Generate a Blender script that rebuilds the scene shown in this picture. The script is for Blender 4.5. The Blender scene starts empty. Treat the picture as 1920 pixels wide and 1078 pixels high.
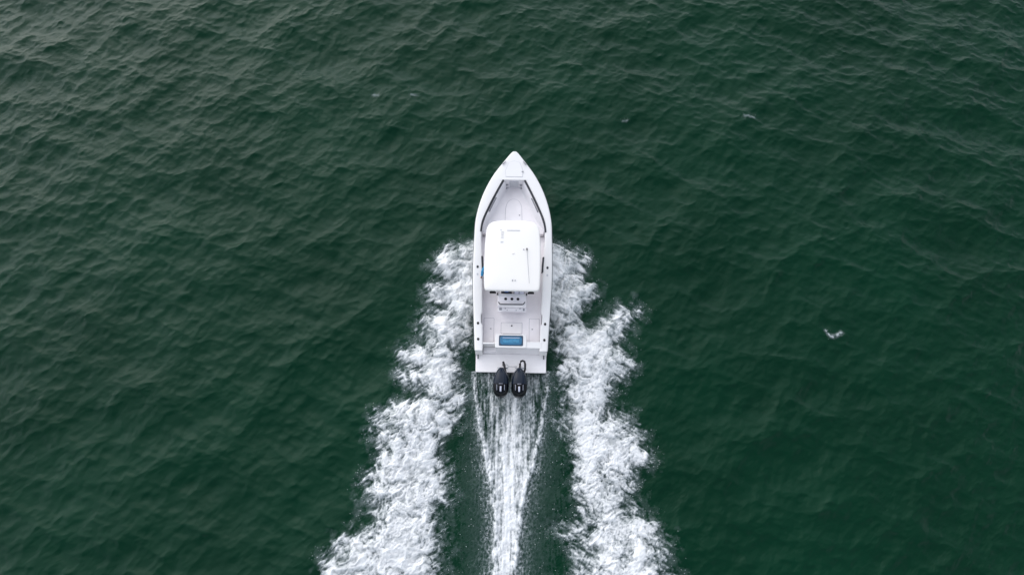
import bpy, bmesh, math, random
import numpy as np
from mathutils import Vector, Matrix

R = math.radians
scene = bpy.context.scene
COL = scene.collection

# ------------------------------------------------------------------ camera
cam_d = bpy.data.cameras.new('camera')
cam = bpy.data.objects.new('camera', cam_d)
COL.objects.link(cam)
cam_d.sensor_width = 36.0
cam_d.lens = 24.0
cam_d.clip_start = 0.5
cam_d.clip_end = 6000.0
cam.location = (0, 0, 24.0)
cam.rotation_euler = (R(20), 0, 0)          # looking 70 degrees down, towards +Y
scene.camera = cam

# ------------------------------------------------------------------ sky, sun, exposure
SUN_EL, SUN_AZ = 38.0, -34.0                # azimuth from +Y, towards +X
world = bpy.data.worlds.new('World')
scene.world = world
world.use_nodes = True
nt = world.node_tree
nt.nodes.clear()
sky = nt.nodes.new('ShaderNodeTexSky')
sky.sky_type = 'NISHITA'
sky.sun_disc = False
sky.sun_elevation = R(SUN_EL)
sky.sun_rotation = R(SUN_AZ)
sky.air_density = 1.0
sky.dust_density = 0.9
sky.ozone_density = 1.0
hs = nt.nodes.new('ShaderNodeHueSaturation')
hs.inputs['Saturation'].default_value = 0.46   # overcast: nearly grey light
bg = nt.nodes.new('ShaderNodeBackground')
bg.inputs['Strength'].default_value = 0.15
wo = nt.nodes.new('ShaderNodeOutputWorld')
nt.links.new(sky.outputs[0], hs.inputs['Color'])
nt.links.new(hs.outputs[0], bg.inputs[0])
nt.links.new(bg.outputs[0], wo.inputs[0])

sun_d = bpy.data.lights.new('sun', 'SUN')
sun_d.energy = 1.2
sun_d.angle = R(116)                          # sun behind cloud: a wide soft glow
sun_d.color = (1.0, 0.995, 0.985)
sun = bpy.data.objects.new('sun', sun_d)
COL.objects.link(sun)
sd = Vector((math.sin(R(SUN_AZ)) * math.cos(R(SUN_EL)), math.cos(R(SUN_AZ)) * math.cos(R(SUN_EL)), math.sin(R(SUN_EL))))
sun.rotation_euler = (-sd).to_track_quat('-Z', 'Y').to_euler()
sun.location = sd * 60

vs = scene.view_settings
vs.view_transform = 'Standard'
vs.look = 'None'
vs.exposure = 0.84
vs.gamma = 1.0
vs.use_curve_mapping = False
scene.render.engine = 'CYCLES'

# ------------------------------------------------------------------ materials
def mat(name, col, rough=0.5, spec=0.5, metal=0.0, bump=0.0, bscale=30.0, var=0.0, vscale=3.0, coat=0.0):
    m = bpy.data.materials.new(name)
    m.use_nodes = True
    t = m.node_tree
    p = t.nodes['Principled BSDF']
    p.inputs['Base Color'].default_value = (*col, 1)
    p.inputs['Roughness'].default_value = rough
    p.inputs['Specular IOR Level'].default_value = spec
    p.inputs['Metallic'].default_value = metal
    p.inputs['Coat Weight'].default_value = coat
    tc = t.nodes.new('ShaderNodeTexCoord')
    if var > 0:
        n = t.nodes.new('ShaderNodeTexNoise')
        n.inputs['Scale'].default_value = vscale
        n.inputs['Detail'].default_value = 5
        t.links.new(tc.outputs['Object'], n.inputs['Vector'])
        r = t.nodes.new('ShaderNodeMapRange')
        r.inputs['From Min'].default_value = 0.3
        r.inputs['From Max'].default_value = 0.7
        r.inputs['To Min'].default_value = 1 - var
        r.inputs['To Max'].default_value = 1 + var
        t.links.new(n.outputs['Fac'], r.inputs['Value'])
        mx = t.nodes.new('ShaderNodeMix')
        mx.data_type = 'RGBA'
        mx.blend_type = 'MULTIPLY'
        mx.inputs['Factor'].default_value = 1
        mx.inputs['A'].default_value = (*col, 1)
        t.links.new(r.outputs[0], mx.inputs['B'])
        t.links.new(mx.outputs['Result'], p.inputs['Base Color'])
    if bump > 0:
        n2 = t.nodes.new('ShaderNodeTexNoise')
        n2.inputs['Scale'].default_value = bscale
        n2.inputs['Detail'].default_value = 3
        t.links.new(tc.outputs['Object'], n2.inputs['Vector'])
        b = t.nodes.new('ShaderNodeBump')
        b.inputs['Strength'].default_value = bump
        b.inputs['Distance'].default_value = 0.01
        t.links.new(n2.outputs['Fac'], b.inputs['Height'])
        t.links.new(b.outputs[0], p.inputs['Normal'])
    return m

M = {}
M['gel'] = mat('white_gelcoat', (0.73, 0.712, 0.70), 0.28, var=0.025, vscale=1.5)
M['top'] = mat('hardtop_white', (0.74, 0.715, 0.685), 0.4, var=0.012, vscale=1.2)
M['sole'] = mat('nonskid_sole', (0.84, 0.80, 0.81), 0.6, bump=0.25, bscale=220, var=0.05, vscale=2.2)
M['liner'] = mat('cockpit_liner', (0.79, 0.76, 0.77), 0.35, var=0.04, vscale=2.0)
M['plat'] = mat('nonskid_platform', (0.80, 0.77, 0.77), 0.55, bump=0.25, bscale=220, var=0.03, vscale=2.2)
M['rub'] = mat('rub_rail_vinyl', (0.10, 0.105, 0.11), 0.5)
M['pad'] = mat('charcoal_vinyl', (0.028, 0.03, 0.036), 0.6, spec=0.3, bump=0.2, bscale=60)
M['black'] = mat('black_plastic', (0.010, 0.010, 0.012), 0.5, spec=0.25)
M['steel'] = mat('stainless_steel', (0.42, 0.43, 0.45), 0.25, metal=1.0)
M['grey'] = mat('grey_plastic', (0.30, 0.30, 0.32), 0.5)
M['lgrey'] = mat('pale_grey_plastic', (0.50, 0.50, 0.52), 0.5)
M['cowl'] = mat('navy_cowling', (0.006, 0.011, 0.022), 0.22, spec=0.2, var=0.06)
M['cowlblk'] = mat('black_cowling', (0.002, 0.003, 0.005), 0.15, spec=0.16)
M['decal'] = mat('silver_decal', (0.50, 0.50, 0.58), 0.5)
M['decal2'] = mat('dull_silver_decal', (0.24, 0.245, 0.29), 0.5)
M['well'] = mat('livewell_blue', (0.010, 0.13, 0.26), 0.3, var=0.12, vscale=5)
M['well2'] = mat('livewell_blue_panel', (0.025, 0.19, 0.34), 0.25, var=0.2, vscale=9)
M['welldark'] = mat('livewell_gasket', (0.02, 0.05, 0.09), 0.5)
M['seam'] = mat('hatch_gasket', (0.22, 0.22, 0.24), 0.7)
M['seal'] = mat('pale_hatch_seal', (0.42, 0.41, 0.44), 0.7)
M['seat'] = mat('pale_seat_vinyl', (0.50, 0.49, 0.58), 0.5, bump=0.2, bscale=50)
M['alu'] = mat('white_powder_coated_tube', (0.72, 0.72, 0.73), 0.35)
M['skin'] = mat('skin', (0.20, 0.085, 0.055), 0.55, bump=0.1, bscale=80)
M['hair'] = mat('dark_hair', (0.02, 0.014, 0.010), 0.6)
M['shirtA'] = mat('royal_blue_cotton', (0.02, 0.10, 0.36), 0.85, bump=0.3, bscale=25, var=0.1, vscale=8)
M['shirtB'] = mat('cyan_blue_cotton', (0.03, 0.25, 0.48), 0.85, bump=0.3, bscale=25, var=0.1, vscale=8)
M['shorts'] = mat('charcoal_cotton', (0.03, 0.03, 0.045), 0.85, bump=0.3, bscale=25)
M['glassd'] = mat('tinted_windshield', (0.03, 0.035, 0.04), 0.08)

# ------------------------------------------------------------------ numpy noise
def _hash(ix, iy, seed):
    h = (ix.astype(np.int64) * 374761393 + iy.astype(np.int64) * 668265263 + seed * 982451653) & 0xFFFFFFFF
    h = ((h ^ (h >> 13)) * 1274126177) & 0xFFFFFFFF
    return (h ^ (h >> 16)) & 0xFFFFFFFF

def pn(x, y, seed=0):
    """gradient noise about -0.7..0.7"""
    ix = np.floor(x); iy = np.floor(y)
    fx = x - ix; fy = y - iy
    u = fx * fx * fx * (fx * (fx * 6 - 15) + 10)
    v = fy * fy * fy * (fy * (fy * 6 - 15) + 10)
    def g(ox, oy):
        a = _hash(ix + ox, iy + oy, seed) * (2 * math.pi / 4294967296.0)
        return np.cos(a) * (fx - ox) + np.sin(a) * (fy - oy)
    a = g(0, 0) * (1 - u) + g(1, 0) * u
    b = g(0, 1) * (1 - u) + g(1, 1) * u
    return a * (1 - v) + b * v

def fbm(x, y, oct=4, seed=0, gain=0.5):
    s = np.zeros_like(x); a = 1.0; f = 1.0
    for o in range(oct):
        s += a * pn(x * f, y * f, seed + o * 17)
        a *= gain; f *= 2.03
    return s

def worley(x, y, seed=0):
    ix = np.floor(x); iy = np.floor(y)
    f1 = np.full_like(x, 9.0); f2 = np.full_like(x, 9.0)
    for ox in (-1, 0, 1):
        for oy in (-1, 0, 1):
            cx = ix + ox; cy = iy + oy
            h1 = _hash(cx, cy, seed) / 4294967296.0
            h2 = _hash(cx, cy, seed + 91) / 4294967296.0
            d = np.hypot(cx + h1 - x, cy + h2 - y)
            f2 = np.minimum(f2, np.maximum(f1, d))
            f1 = np.minimum(f1, d)
    return f1, f2

def sstep(a, b, x):
    t = np.clip((x - a) / (b - a), 0, 1)
    return t * t * (3 - 2 * t)

def grid_mesh(name, V, Q, attrs=None, smooth=True):
    me = bpy.data.meshes.new(name)
    nv, nq = len(V), len(Q)
    k = Q.shape[1]
    me.vertices.add(nv)
    me.vertices.foreach_set('co', np.ascontiguousarray(V, dtype=np.float32).ravel())
    me.loops.add(nq * k)
    me.loops.foreach_set('vertex_index', np.ascontiguousarray(Q, dtype=np.int32).ravel())
    me.polygons.add(nq)
    me.polygons.foreach_set('loop_start', np.arange(0, nq * k, k, dtype=np.int32))
    me.update(calc_edges=True)
    if smooth:
        me.shade_smooth()
    if attrs:
        for an, av in attrs.items():
            at = me.attributes.new(an, 'FLOAT', 'POINT')
            at.data.foreach_set('value', np.ascontiguousarray(av, dtype=np.float32).ravel())
    return me

# ------------------------------------------------------------------ water
DX = 0.05
NX, NY = 1060, 600                       # 53 m x 30 m wave tile
X0, Y0 = -26.5, -4.5
rng = np.random.default_rng(11)
kx = np.fft.fftfreq(NX, DX) * 2 * math.pi
ky = np.fft.fftfreq(NY, DX) * 2 * math.pi
KX, KY = np.meshgrid(kx, ky)
K = np.hypot(KX, KY); K[0, 0] = 1
def spectrum(lp, dirdeg, spread, power=4.0):
    kp = 2 * math.pi / lp
    th = np.arctan2(KY, KX) - R(dirdeg)
    c = np.clip(np.cos(th), 0, 1) ** spread
    P = K ** (-power) * np.exp(-(kp / K) ** 2) * c * np.exp(-(K * 0.016) ** 2)
    P[0, 0] = 0
    n = rng.normal(size=K.shape) + 1j * rng.normal(size=K.shape)
    H = n * np.sqrt(P)
    s = np.fft.ifft2(H).real.std()
    return H / s
Hh = 0.040 * spectrum(5.0, -55, 3.5, 3.65) + 0.033 * spectrum(3.6, -114, 9.0, 3.7)
hz = np.fft.ifft2(Hh).real
hx = np.fft.ifft2(-1j * KX / K * Hh).real
hy = np.fft.ifft2(-1j * KY / K * Hh).real

def axis(a, n, far):
    core = a + DX * np.arange(n)
    out = []; s = DX; p = core[-1]
    while p < far:
        s *= 1.16; p += s; out.append(p)
    out2 = []; s = DX; p = core[0]
    while p > -far:
        s *= 1.16; p -= s; out2.append(p)
    return np.concatenate([np.array(out2[::-1]), core, np.array(out)]), len(out2)
xs, nx0 = axis(X0, NX, 2600)
ys, ny0 = axis(Y0, NY, 2600)
GX, GY = np.meshgrid(xs, ys)
IX = np.mod(np.round((GX - X0) / DX).astype(np.int64), NX)
IY = np.mod(np.round((GY - Y0) / DX).astype(np.int64), NY)
gap = np.maximum(np.gradient(xs)[None, :] + 0 * GX, np.gradient(ys)[:, None] + 0 * GX)
fade = np.clip(1.25 - gap / 1.2, 0, 1)
calm = 1 - 0.55 * np.exp(-((GX / 4.2) ** 4)) * sstep(11.5, 9.5, GY)       # flattened by the hull and its wash
fade = fade * calm
chop = -0.95                              # negative: pinches the crests, widens the troughs
ZW = hz[IY, IX] * fade
V = np.stack([GX + chop * hx[IY, IX] * fade * sstep(0.5, 0.98, calm), GY + chop * hy[IY, IX] * fade * sstep(0.5, 0.98, calm), ZW], -1).reshape(-1, 3)
ny_, nx_ = GX.shape
idx = np.arange(nx_ * ny_).reshape(ny_, nx_)
Q = np.stack([idx[:-1, :-1], idx[:-1, 1:], idx[1:, 1:], idx[1:, :-1]], -1).reshape(-1, 4)
wm = grid_mesh('water', V, Q)
water = bpy.data.objects.new('water', wm)
COL.objects.link(water)
water['kind'] = 'structure'

def water_material():
    m = bpy.data.materials.new('green_sea_water')
    m.use_nodes = True
    t = m.node_tree
    p = t.nodes['Principled BSDF']
    p.inputs['Roughness'].default_value = 0.05
    p.inputs['IOR'].default_value = 1.21        # the photograph looks taken through a polariser
    p.inputs['Specular Tint'].default_value = (0.76, 0.94, 0.88, 1)
    tc = t.nodes.new('ShaderNodeTexCoord')
    n = t.nodes.new('ShaderNodeTexNoise')
    n.inputs['Scale'].default_value = 0.16
    n.inputs['Detail'].default_value = 4
    t.links.new(tc.outputs['Object'], n.inputs['Vector'])
    cr = t.nodes.new('ShaderNodeValToRGB')
    cr.color_ramp.elements[0].position = 0.3
    cr.color_ramp.elements[0].color = (0.0004, 0.0190, 0.0080, 1)
    cr.color_ramp.elements[1].position = 0.7
    cr.color_ramp.elements[1].color = (0.0006, 0.0245, 0.0106, 1)
    t.links.new(n.outputs['Fac'], cr.inputs['Fac'])
    t.links.new(cr.outputs['Color'], p.inputs['Base Color'])
    # wind ripples: two crossing families of short, elongated wavelets
    last = None
    for ang, sx, sy, sc, st, dist in ((42, 1.0, 3.2, 1.5, 0.10, 0.022), (-34, 1.0, 3.0, 1.9, 0.10, 0.018), (44, 1.0, 3.0, 8.5, 0.50, 0.010)):
        mp = t.nodes.new('ShaderNodeMapping')
        mp.inputs['Rotation'].default_value = (0, 0, R(ang))
        mp.vector_type = 'TEXTURE'
        mp.inputs['Scale'].default_value = (1 / sx, 1 / sy, 1)
        t.links.new(tc.outputs['Object'], mp.inputs['Vector'])
        nn = t.nodes.new('ShaderNodeTexNoise')
        nn.inputs['Scale'].default_value = sc
        nn.noise_type = 'RIDGED_MULTIFRACTAL' if st < 0.15 else 'FBM'
        nn.inputs['Detail'].default_value = 4
        nn.inputs['Distortion'].default_value = 0.4
        t.links.new(mp.outputs[0], nn.inputs['Vector'])
        b = t.nodes.new('ShaderNodeBump')
        b.inputs['Strength'].default_value = st
        b.inputs['Distance'].default_value = dist * 4
        t.links.new(nn.outputs['Fac'], b.inputs['Height'])
        if last:
            t.links.new(last.outputs[0], b.inputs['Normal'])
        last = b
    t.links.new(last.outputs[0], p.inputs['Normal'])
    return m
wm.materials.append(water_material())

def water_z(x, y):
    i = np.clip(np.round((x - X0) / DX).astype(np.int64) + nx0, 0, nx_ - 1)
    j = np.clip(np.round((y - Y0) / DX).astype(np.int64) + ny0, 0, ny_ - 1)
    return ZW[j, i]

# ------------------------------------------------------------------ boat
boat = bpy.data.objects.new('center_console_boat', None)
COL.objects.link(boat)
boat.location = (-0.045, 5.40, 0)
boat.rotation_euler = (0, 0, R(-1.007))
boat['label'] = 'white open fishing motorboat with a hardtop and two dark outboards speeding over green water'
boat['category'] = 'boat'

def obj(name, me, m=None, parent=None, label=None):
    o = bpy.data.objects.new(name, me)
    COL.objects.link(o)
    if m is not None:
        for mm in (m if isinstance(m, (list, tuple)) else [m]):
            me.materials.append(mm)
    if parent is not None:
        o.parent = parent
    if label:
        o['label'] = label
    return o

def from_bm(name, bm, m, parent, smooth=False, bevel=0.0, seg=2, label=None):
    bmesh.ops.recalc_face_normals(bm, faces=bm.faces[:])
    me = bpy.data.meshes.new(name)
    bm.to_mesh(me); bm.free()
    if smooth:
        me.shade_smooth()
    o = obj(name, me, m, parent, label)
    if bevel > 0:
        b = o.modifiers.new('bevel', 'BEVEL')
        b.width = bevel; b.segments = seg; b.limit_method = 'ANGLE'; b.angle_limit = R(35)
    return o

def prism(name, pts, z0, z1, m, parent, bevel=0.006, seg=2, label=None):
    """pts: outline (x, y) ; z0 / z1 numbers or functions of (x, y)"""
    f0 = z0 if callable(z0) else (lambda x, y: z0)
    f1 = z1 if callable(z1) else (lambda x, y: z1)
    bm = bmesh.new()
    a = [bm.verts.new((x, y, f0(x, y))) for x, y in pts]
    b = [bm.verts.new((x, y, f1(x, y))) for x, y in pts]
    n = len(pts)
    bm.faces.new(a[::-1]); bm.faces.new(b)
    for i in range(n):
        bm.faces.new((a[i], a[(i + 1) % n], b[(i + 1) % n], b[i]))
    return from_bm(name, bm, m, parent, False, bevel, seg, label)

def rrect(x0, x1, y0, y1, r, n=4):
    out = []
    for cx, cy, a0 in ((x1 - r, y0 + r, -90), (x1 - r, y1 - r, 0), (x0 + r, y1 - r, 90), (x0 + r, y0 + r, 180)):
        for k in range(n + 1):
            a = R(a0 + 90 * k / n)
            out.append((cx + r * math.cos(a), cy + r * math.sin(a)))
    return out

def tube_bm(bm, pts, r, n=8, r1=None):
    pts = [Vector(p) for p in pts]
    rings = []
    for i, p in enumerate(pts):
        d = (pts[min(i + 1, len(pts) - 1)] - pts[max(i - 1, 0)]).normalized()
        up = Vector((0, 0, 1)) if abs(d.z) < 0.9 else Vector((1, 0, 0))
        a = d.cross(up).normalized(); b = d.cross(a)
        rr = r if r1 is None else r + (r1 - r) * i / (len(pts) - 1)
        rings.append([bm.verts.new(p + a * math.cos(2 * math.pi * k / n) * rr + b * math.sin(2 * math.pi * k / n) * rr) for k in range(n)])
    for i in range(len(rings) - 1):
        for k in range(n):
            bm.faces.new((rings[i][k], rings[i][(k + 1) % n], rings[i + 1][(k + 1) % n], rings[i + 1][k]))
    bm.faces.new(rings[0][::-1]); bm.faces.new(rings[-1])

def tube(name, pts, r, m, parent, n=8, r1=None, label=None):
    bm = bmesh.new(); tube_bm(bm, pts, r, n, r1)
    return from_bm(name, bm, m, parent, True, label=label)

def interp(tab):
    a = np.array([t[0] for t in tab]); b = np.array([t[1] for t in tab])
    return lambda s: float(np.interp(s, a, b))

def smooth_tab(tab, n=300):
    """Catmull-like smoothing of a table"""
    a = np.array([t[0] for t in tab], float); b = np.array([t[1] for t in tab], float)
    m = np.gradient(b, a)
    def f(s):
        s = min(max(s, a[0]), a[-1])
        i = int(min(max(np.searchsorted(a, s) - 1, 0), len(a) - 2))
        h = a[i + 1] - a[i]; u = (s - a[i]) / h
        return float((2*u**3-3*u**2+1)*b[i] + (u**3-2*u**2+u)*h*m[i] + (-2*u**3+3*u**2)*b[i+1] + (u**3-u**2)*h*m[i+1])
    return f

beam = smooth_tab([(0, 1.222), (0.69, 1.262), (1.7, 1.325), (2.55, 1.382), (3.36, 1.418), (4.26, 1.424), (4.87, 1.412), (5.5, 1.385), (5.82, 1.335), (6.33, 1.205), (6.89, 0.988), (7.43, 0.693), (7.78, 0.443), (7.98, 0.296), (8.12, 0.190), (8.20, 0.125), (8.25, 0.070)])
inner = smooth_tab([(0.66, 0.985), (1.17, 1.005), (2.56, 1.058), (3.72, 1.09), (4.3, 1.13), (5.05, 1.16), (5.4, 1.118), (6.095, 0.862), (6.6, 0.63), (7.11, 0.375)])
def sheer(s):
    return 0.98 + 0.5 * (max(0.0, min(1.0, (s - 0.9) / 7.35)) ** 1.6)
SOLE, BOWSOLE, PLAT = 0.50, 0.74, 0.45

# hull shell
st = list(np.linspace(0.2, 7.4, 38)) + [7.6, 7.78, 7.92, 8.05, 8.13, 8.19, 8.23, 8.25]
bm = bmesh.new()
rings = []
for s in st:
    b = beam(s); zs = (sheer(s) - 0.012) if s > 0.66 else PLAT - 0.012
    f = max(0.0, (s - 4.5) / 3.75)
    bc = max(0.03, b * (0.86 - 0.72 * f ** 1.6))
    zc = 0.06 + 0.75 * f ** 2.2
    zk = -0.42 + 1.45 * f ** 2.6
    mid = (bc + (b - bc) * (0.55 - 0.25 * f), zc + (zs - zc) * 0.55)
    prof = [(0.0, zk), (bc * 0.55, zk + (zc - zk) * 0.55), (bc - 0.03, zc - 0.03), (bc, zc), mid, (b - 0.012, zs - 0.05), (b, zs)]
    rings.append([bm.verts.new((sx * x, s, z)) for sx, x, z in [(-1, x, z) for x, z in prof[::-1]] + [(1, x, z) for x, z in prof[1:]]])
for i in range(len(rings) - 1):
    for k in range(len(rings[0]) - 1):
        bm.faces.new((rings[i][k], rings[i][k + 1], rings[i + 1][k + 1], rings[i + 1][k]))
bm.faces.new(rings[0])
bm.faces.new(rings[-1][::-1])
from_bm('hull', bm, M['gel'], boat, True, label='white hull shell with a flared bow')

# rub rail running round the sheer
for sx in (-1, 1):
    pts = [(sx * (beam(s) + 0.004), s, sheer(s) - 0.055) for s in np.linspace(0.7, 7.9, 60)]
    tube('rub_rail', pts, 0.024, M['rub'], boat, 6)

# gunwale caps (port and starboard), gently crowned, with inner lip and cockpit side wall
def gun_width(s):
    w = inner(s)
    return w
def side_deck(sx):
    bm = bmesh.new(); rr = []
    S = [x for x in np.linspace(0.64, 7.11, 66)]
    for s in S:
        b = beam(s); w = gun_width(s)
        # the aft cockpit: a shallow step where the cap narrows beside the leaning post
        if 1.62 < s < 2.02: w = w + 0.045
        z = sheer(s)
        row = [(b - 0.004, z - 0.03), (b + 0.004, z - 0.004), (b - 0.012, z + 0.015), (b - 0.05, z + 0.022), ((b + w) / 2, z + 0.025), (w + 0.045, z + 0.023), (w + 0.012, z + 0.017), (w, z), (w, z - 0.05)]
        rr.append([bm.verts.new((sx * x, s, zz)) for x, zz in row])
    for i in range(len(rr) - 1):
        for k in range(len(rr[0]) - 1):
            bm.faces.new((rr[i][k], rr[i][k + 1], rr[i + 1][k + 1], rr[i + 1][k]))
    bm.faces.new(rr[0]); bm.faces.new(rr[-1][::-1])
    return from_bm('gunwale', bm, M['gel'], boat, True)
for sx in (-1, 1):
    g = side_deck(sx)
    g.modifiers.new('edge', 'EDGE_SPLIT').split_angle = R(50)

def liner_wall(sx):
    bm = bmesh.new(); rr = []
    for s in np.linspace(0.9, 7.105, 70):
        w = inner(s) + 0.02
        z = sheer(s) - 0.04
        bowf = sstep(5.0, 5.9, np.array(s)).item()
        zf = SOLE + (BOWSOLE - SOLE) * sstep(5.15, 5.25, np.array(s)).item()
        wb = (w + 0.05) * (1 - bowf) + max(0.16, w - 0.15) * bowf
        wm_ = (w + 0.05) * (1 - bowf) + max(0.2, w - 0.06) * bowf
        rr.append([bm.verts.new((sx * w, s, z)), bm.verts.new((sx * wm_, s, z - 0.10)), bm.verts.new((sx * (wb + 0.03), s, zf + 0.07)), bm.verts.new((sx * wb, s, zf + 0.012)), bm.verts.new((sx * (wb - 0.05), s, zf - 0.002))])
    for i in range(len(rr) - 1):
        for k in range(4):
            bm.faces.new((rr[i][k], rr[i][k + 1], rr[i + 1][k + 1], rr[i + 1][k]))
    return from_bm('cockpit_side', bm, M['liner'], boat, True)
for sx in (-1, 1):
    liner_wall(sx)

# cockpit sole and raised bow sole
S = np.linspace(0.86, 5.2, 20)
prism('cockpit_sole', [(inner(s) + 0.06, s) for s in S] + [(-(inner(s) + 0.06), s) for s in S[::-1]], SOLE - 0.06, SOLE, M['sole'], boat, 0)
S = np.linspace(5.2, 7.14, 20)
prism('bow_sole', [(max(0.2, inner(s) - 0.02), s) for s in S] + [(-max(0.2, inner(s) - 0.02), s) for s in S[::-1]], BOWSOLE - 0.2, BOWSOLE, M['sole'], boat, 0)

# foredeck with its aft bulkhead, anchor hatch, cleats
bm = bmesh.new(); rr = []
S = list(np.linspace(7.112, 7.9, 12)) + [8.0, 8.08, 8.14, 8.19, 8.225, 8.25]
for s in S:
    b = beam(s); z = sheer(s)
    hr = [(b - 0.004, z - 0.03), (b + 0.004, z - 0.004), (b - min(0.012, b * 0.15), z + 0.015), (b - min(0.05, b * 0.4), z + 0.022), (b * 0.5, z + 0.026)]
    row = [(-x, zz) for x, zz in hr] + [(0, z + 0.028)] + hr[::-1]
    rr.append([bm.verts.new((x, s, zz)) for x, zz in row])
for i in range(len(rr) - 1):
    for k in range(len(rr[0]) - 1):
        bm.faces.new((rr[i][k], rr[i][k + 1], rr[i + 1][k + 1], rr[i + 1][k]))
bm.faces.new(rr[0]); bm.faces.new(rr[-1][::-1])
from_bm('foredeck', bm, M['gel'], boat, True).modifiers.new('edge', 'EDGE_SPLIT').split_angle = R(50)
deckz = lambda x, y: sheer(y) + 0.027
ah = prism('anchor_hatch', [(-0.30, 7.23), (0.30, 7.23), (0.33, 7.45), (0.20, 7.80), (0.0, 7.86), (-0.20, 7.80), (-0.33, 7.45)], lambda x, y: deckz(x, y) - 0.02, lambda x, y: deckz(x, y) + 0.012, M['gel'], boat, 0.006)
prism('seal', [(-0.312, 7.218), (0.312, 7.218), (0.343, 7.45), (0.208, 7.81), (0.0, 7.872), (-0.208, 7.81), (-0.343, 7.45)], lambda x, y: deckz(x, y) - 0.01, lambda x, y: deckz(x, y) + 0.003, M['lgrey'], ah, 0)
prism('latch', rrect(0.275, 0.345, 7.405, 7.455, 0.015), lambda x, y: deckz(x, y), lambda x, y: deckz(x, y) + 0.03, M['grey'], ah, 0.004)
# aft bulkhead of the foredeck (grey recess under its edge)
bh = prism('bow_bulkhead', [(-0.42, 7.115), (0.42, 7.115), (0.42, 7.16), (-0.42, 7.16)], BOWSOLE - 0.05, sheer(7.11) - 0.02, M['liner'], boat, 0)
prism('locker_door', rrect(-0.17, 0.17, 7.085, 7.114, 0.004), BOWSOLE + 0.10, sheer(7.11) - 0.09, M['lgrey'], bh, 0.003)
for x in (-0.265, 0.265):
    prism('speaker_grille', rrect(x - 0.05, x + 0.05, 7.09, 7.114, 0.004), BOWSOLE + 0.20, BOWSOLE + 0.30, M['grey'], bh, 0.003)
for x in (-0.30, 0.28):
    prism('cup_holder', rrect(x - 0.035, x + 0.035, 7.035, 7.10, 0.02), BOWSOLE + 0.05, BOWSOLE + 0.09, M['grey'], bh, 0.003)
def cleat(x, y, z, ang, L=0.20, m='grey', parent=boat):
    c, s_ = math.cos(R(ang)), math.sin(R(ang))
    bm = bmesh.new()
    tube_bm(bm, [(x - c * L / 2, y - s_ * L / 2, z + 0.05), (x - c * L / 4, y - s_ * L / 4, z + 0.06), (x + c * L / 4, y + s_ * L / 4, z + 0.06), (x + c * L / 2, y + s_ * L / 2, z + 0.05)], 0.017, 6)
    for k in (-1, 1):
        tube_bm(bm, [(x + k * c * L / 6, y + k * s_ * L / 6, z - 0.01), (x + k * c * L / 6, y + k * s_ * L / 6, z + 0.06)], 0.017, 6)
    return from_bm('cleat', bm, M[m], parent, True)
cleat(-0.385, 7.765, sheer(7.76) + 0.02, 50)
cleat(0.385, 7.765, sheer(7.76) + 0.02, 130)
cleat(-1.165, 0.555, PLAT, 90, 0.2, 'pad')
cleat(1.155, 0.575, PLAT, 90, 0.2, 'pad')

# charcoal coaming bolsters along the bow and beside the console
for sx in (-1, 1):
    for a, b in ((5.06, 7.10), (3.53, 4.11)):
        bm = bmesh.new(); rr = []
        for s in np.linspace(a, b, 26 if b > 5 else 10):
            w = inner(s) + 0.012; z = sheer(s) + 0.012
            row = [(w + 0.05, z + 0.004), (w + 0.044, z + 0.03), (w + 0.01, z + 0.034), (w - 0.016, z + 0.01), (w - 0.016, z - 0.12), (w + 0.01, z - 0.12)]
            if b < 5:
                row = [(x - 0.035, zz) for x, zz in row]
            rr.append([bm.verts.new((sx * x, s, zz)) for x, zz in row])
        for i in range(len(rr) - 1):
            for k in range(6):
                bm.faces.new((rr[i][k], rr[i][(k + 1) % 6], rr[i + 1][(k + 1) % 6], rr[i + 1][k]))
        bm.faces.new(rr[0]); bm.faces.new(rr[-1][::-1])
        from_bm('bolster', bm, M['pad'], boat, False, 0.006, label='charcoal padded bolster along the inner gunwale')
    # grey bow grab rail below the bolster
    pts = [(sx * (inner(s) - 0.05), s, sheer(s) - 0.10) for s in np.linspace(5.9, 6.45, 8)]
    tube('grab_rail', pts, 0.022, M['grey'], boat, 6)

# rod holders in the caps
def rod_holder(x, y, m='pad', r=0.034):
    z = sheer(y) + 0.022
    bm = bmesh.new()
    n = 12
    ra = [bm.verts.new((x + r * 1.25 * math.cos(2 * math.pi * k / n), y + r * 1.5 * math.sin(2 * math.pi * k / n), z)) for k in range(n)]
    rb = [bm.verts.new((x + r * 1.25 * math.cos(2 * math.pi * k / n), y + r * 1.5 * math.sin(2 * math.pi * k / n), z + 0.012)) for k in range(n)]
    rc = [bm.verts.new((x + r * 0.8 * math.cos(2 * math.pi * k / n), y + r * math.sin(2 * math.pi * k / n), z + 0.012)) for k in range(n)]
    rd = [bm.verts.new((x + r * 0.8 * math.cos(2 * math.pi * k / n), y + r * math.sin(2 * math.pi * k / n), z + 0.006)) for k in range(n)]
    for A, B in ((ra, rb), (rb, rc), (rc, rd)):
        for k in range(n):
            bm.faces.new((A[k], A[(k + 1) % n], B[(k + 1) % n], B[k]))
    bm.faces.new(rd)
    return from_bm('rod_holder', bm, M[m], boat, False)
for sx in (-1, 1):
    rod_holder(sx * 1.26, 3.705)
    rod_holder(sx * 1.255, 3.425, 'lgrey', 0.028)
    rod_holder(sx * 1.18, 1.615, 'black')
    rod_holder(sx * 1.155, 1.037, 'black')

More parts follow.
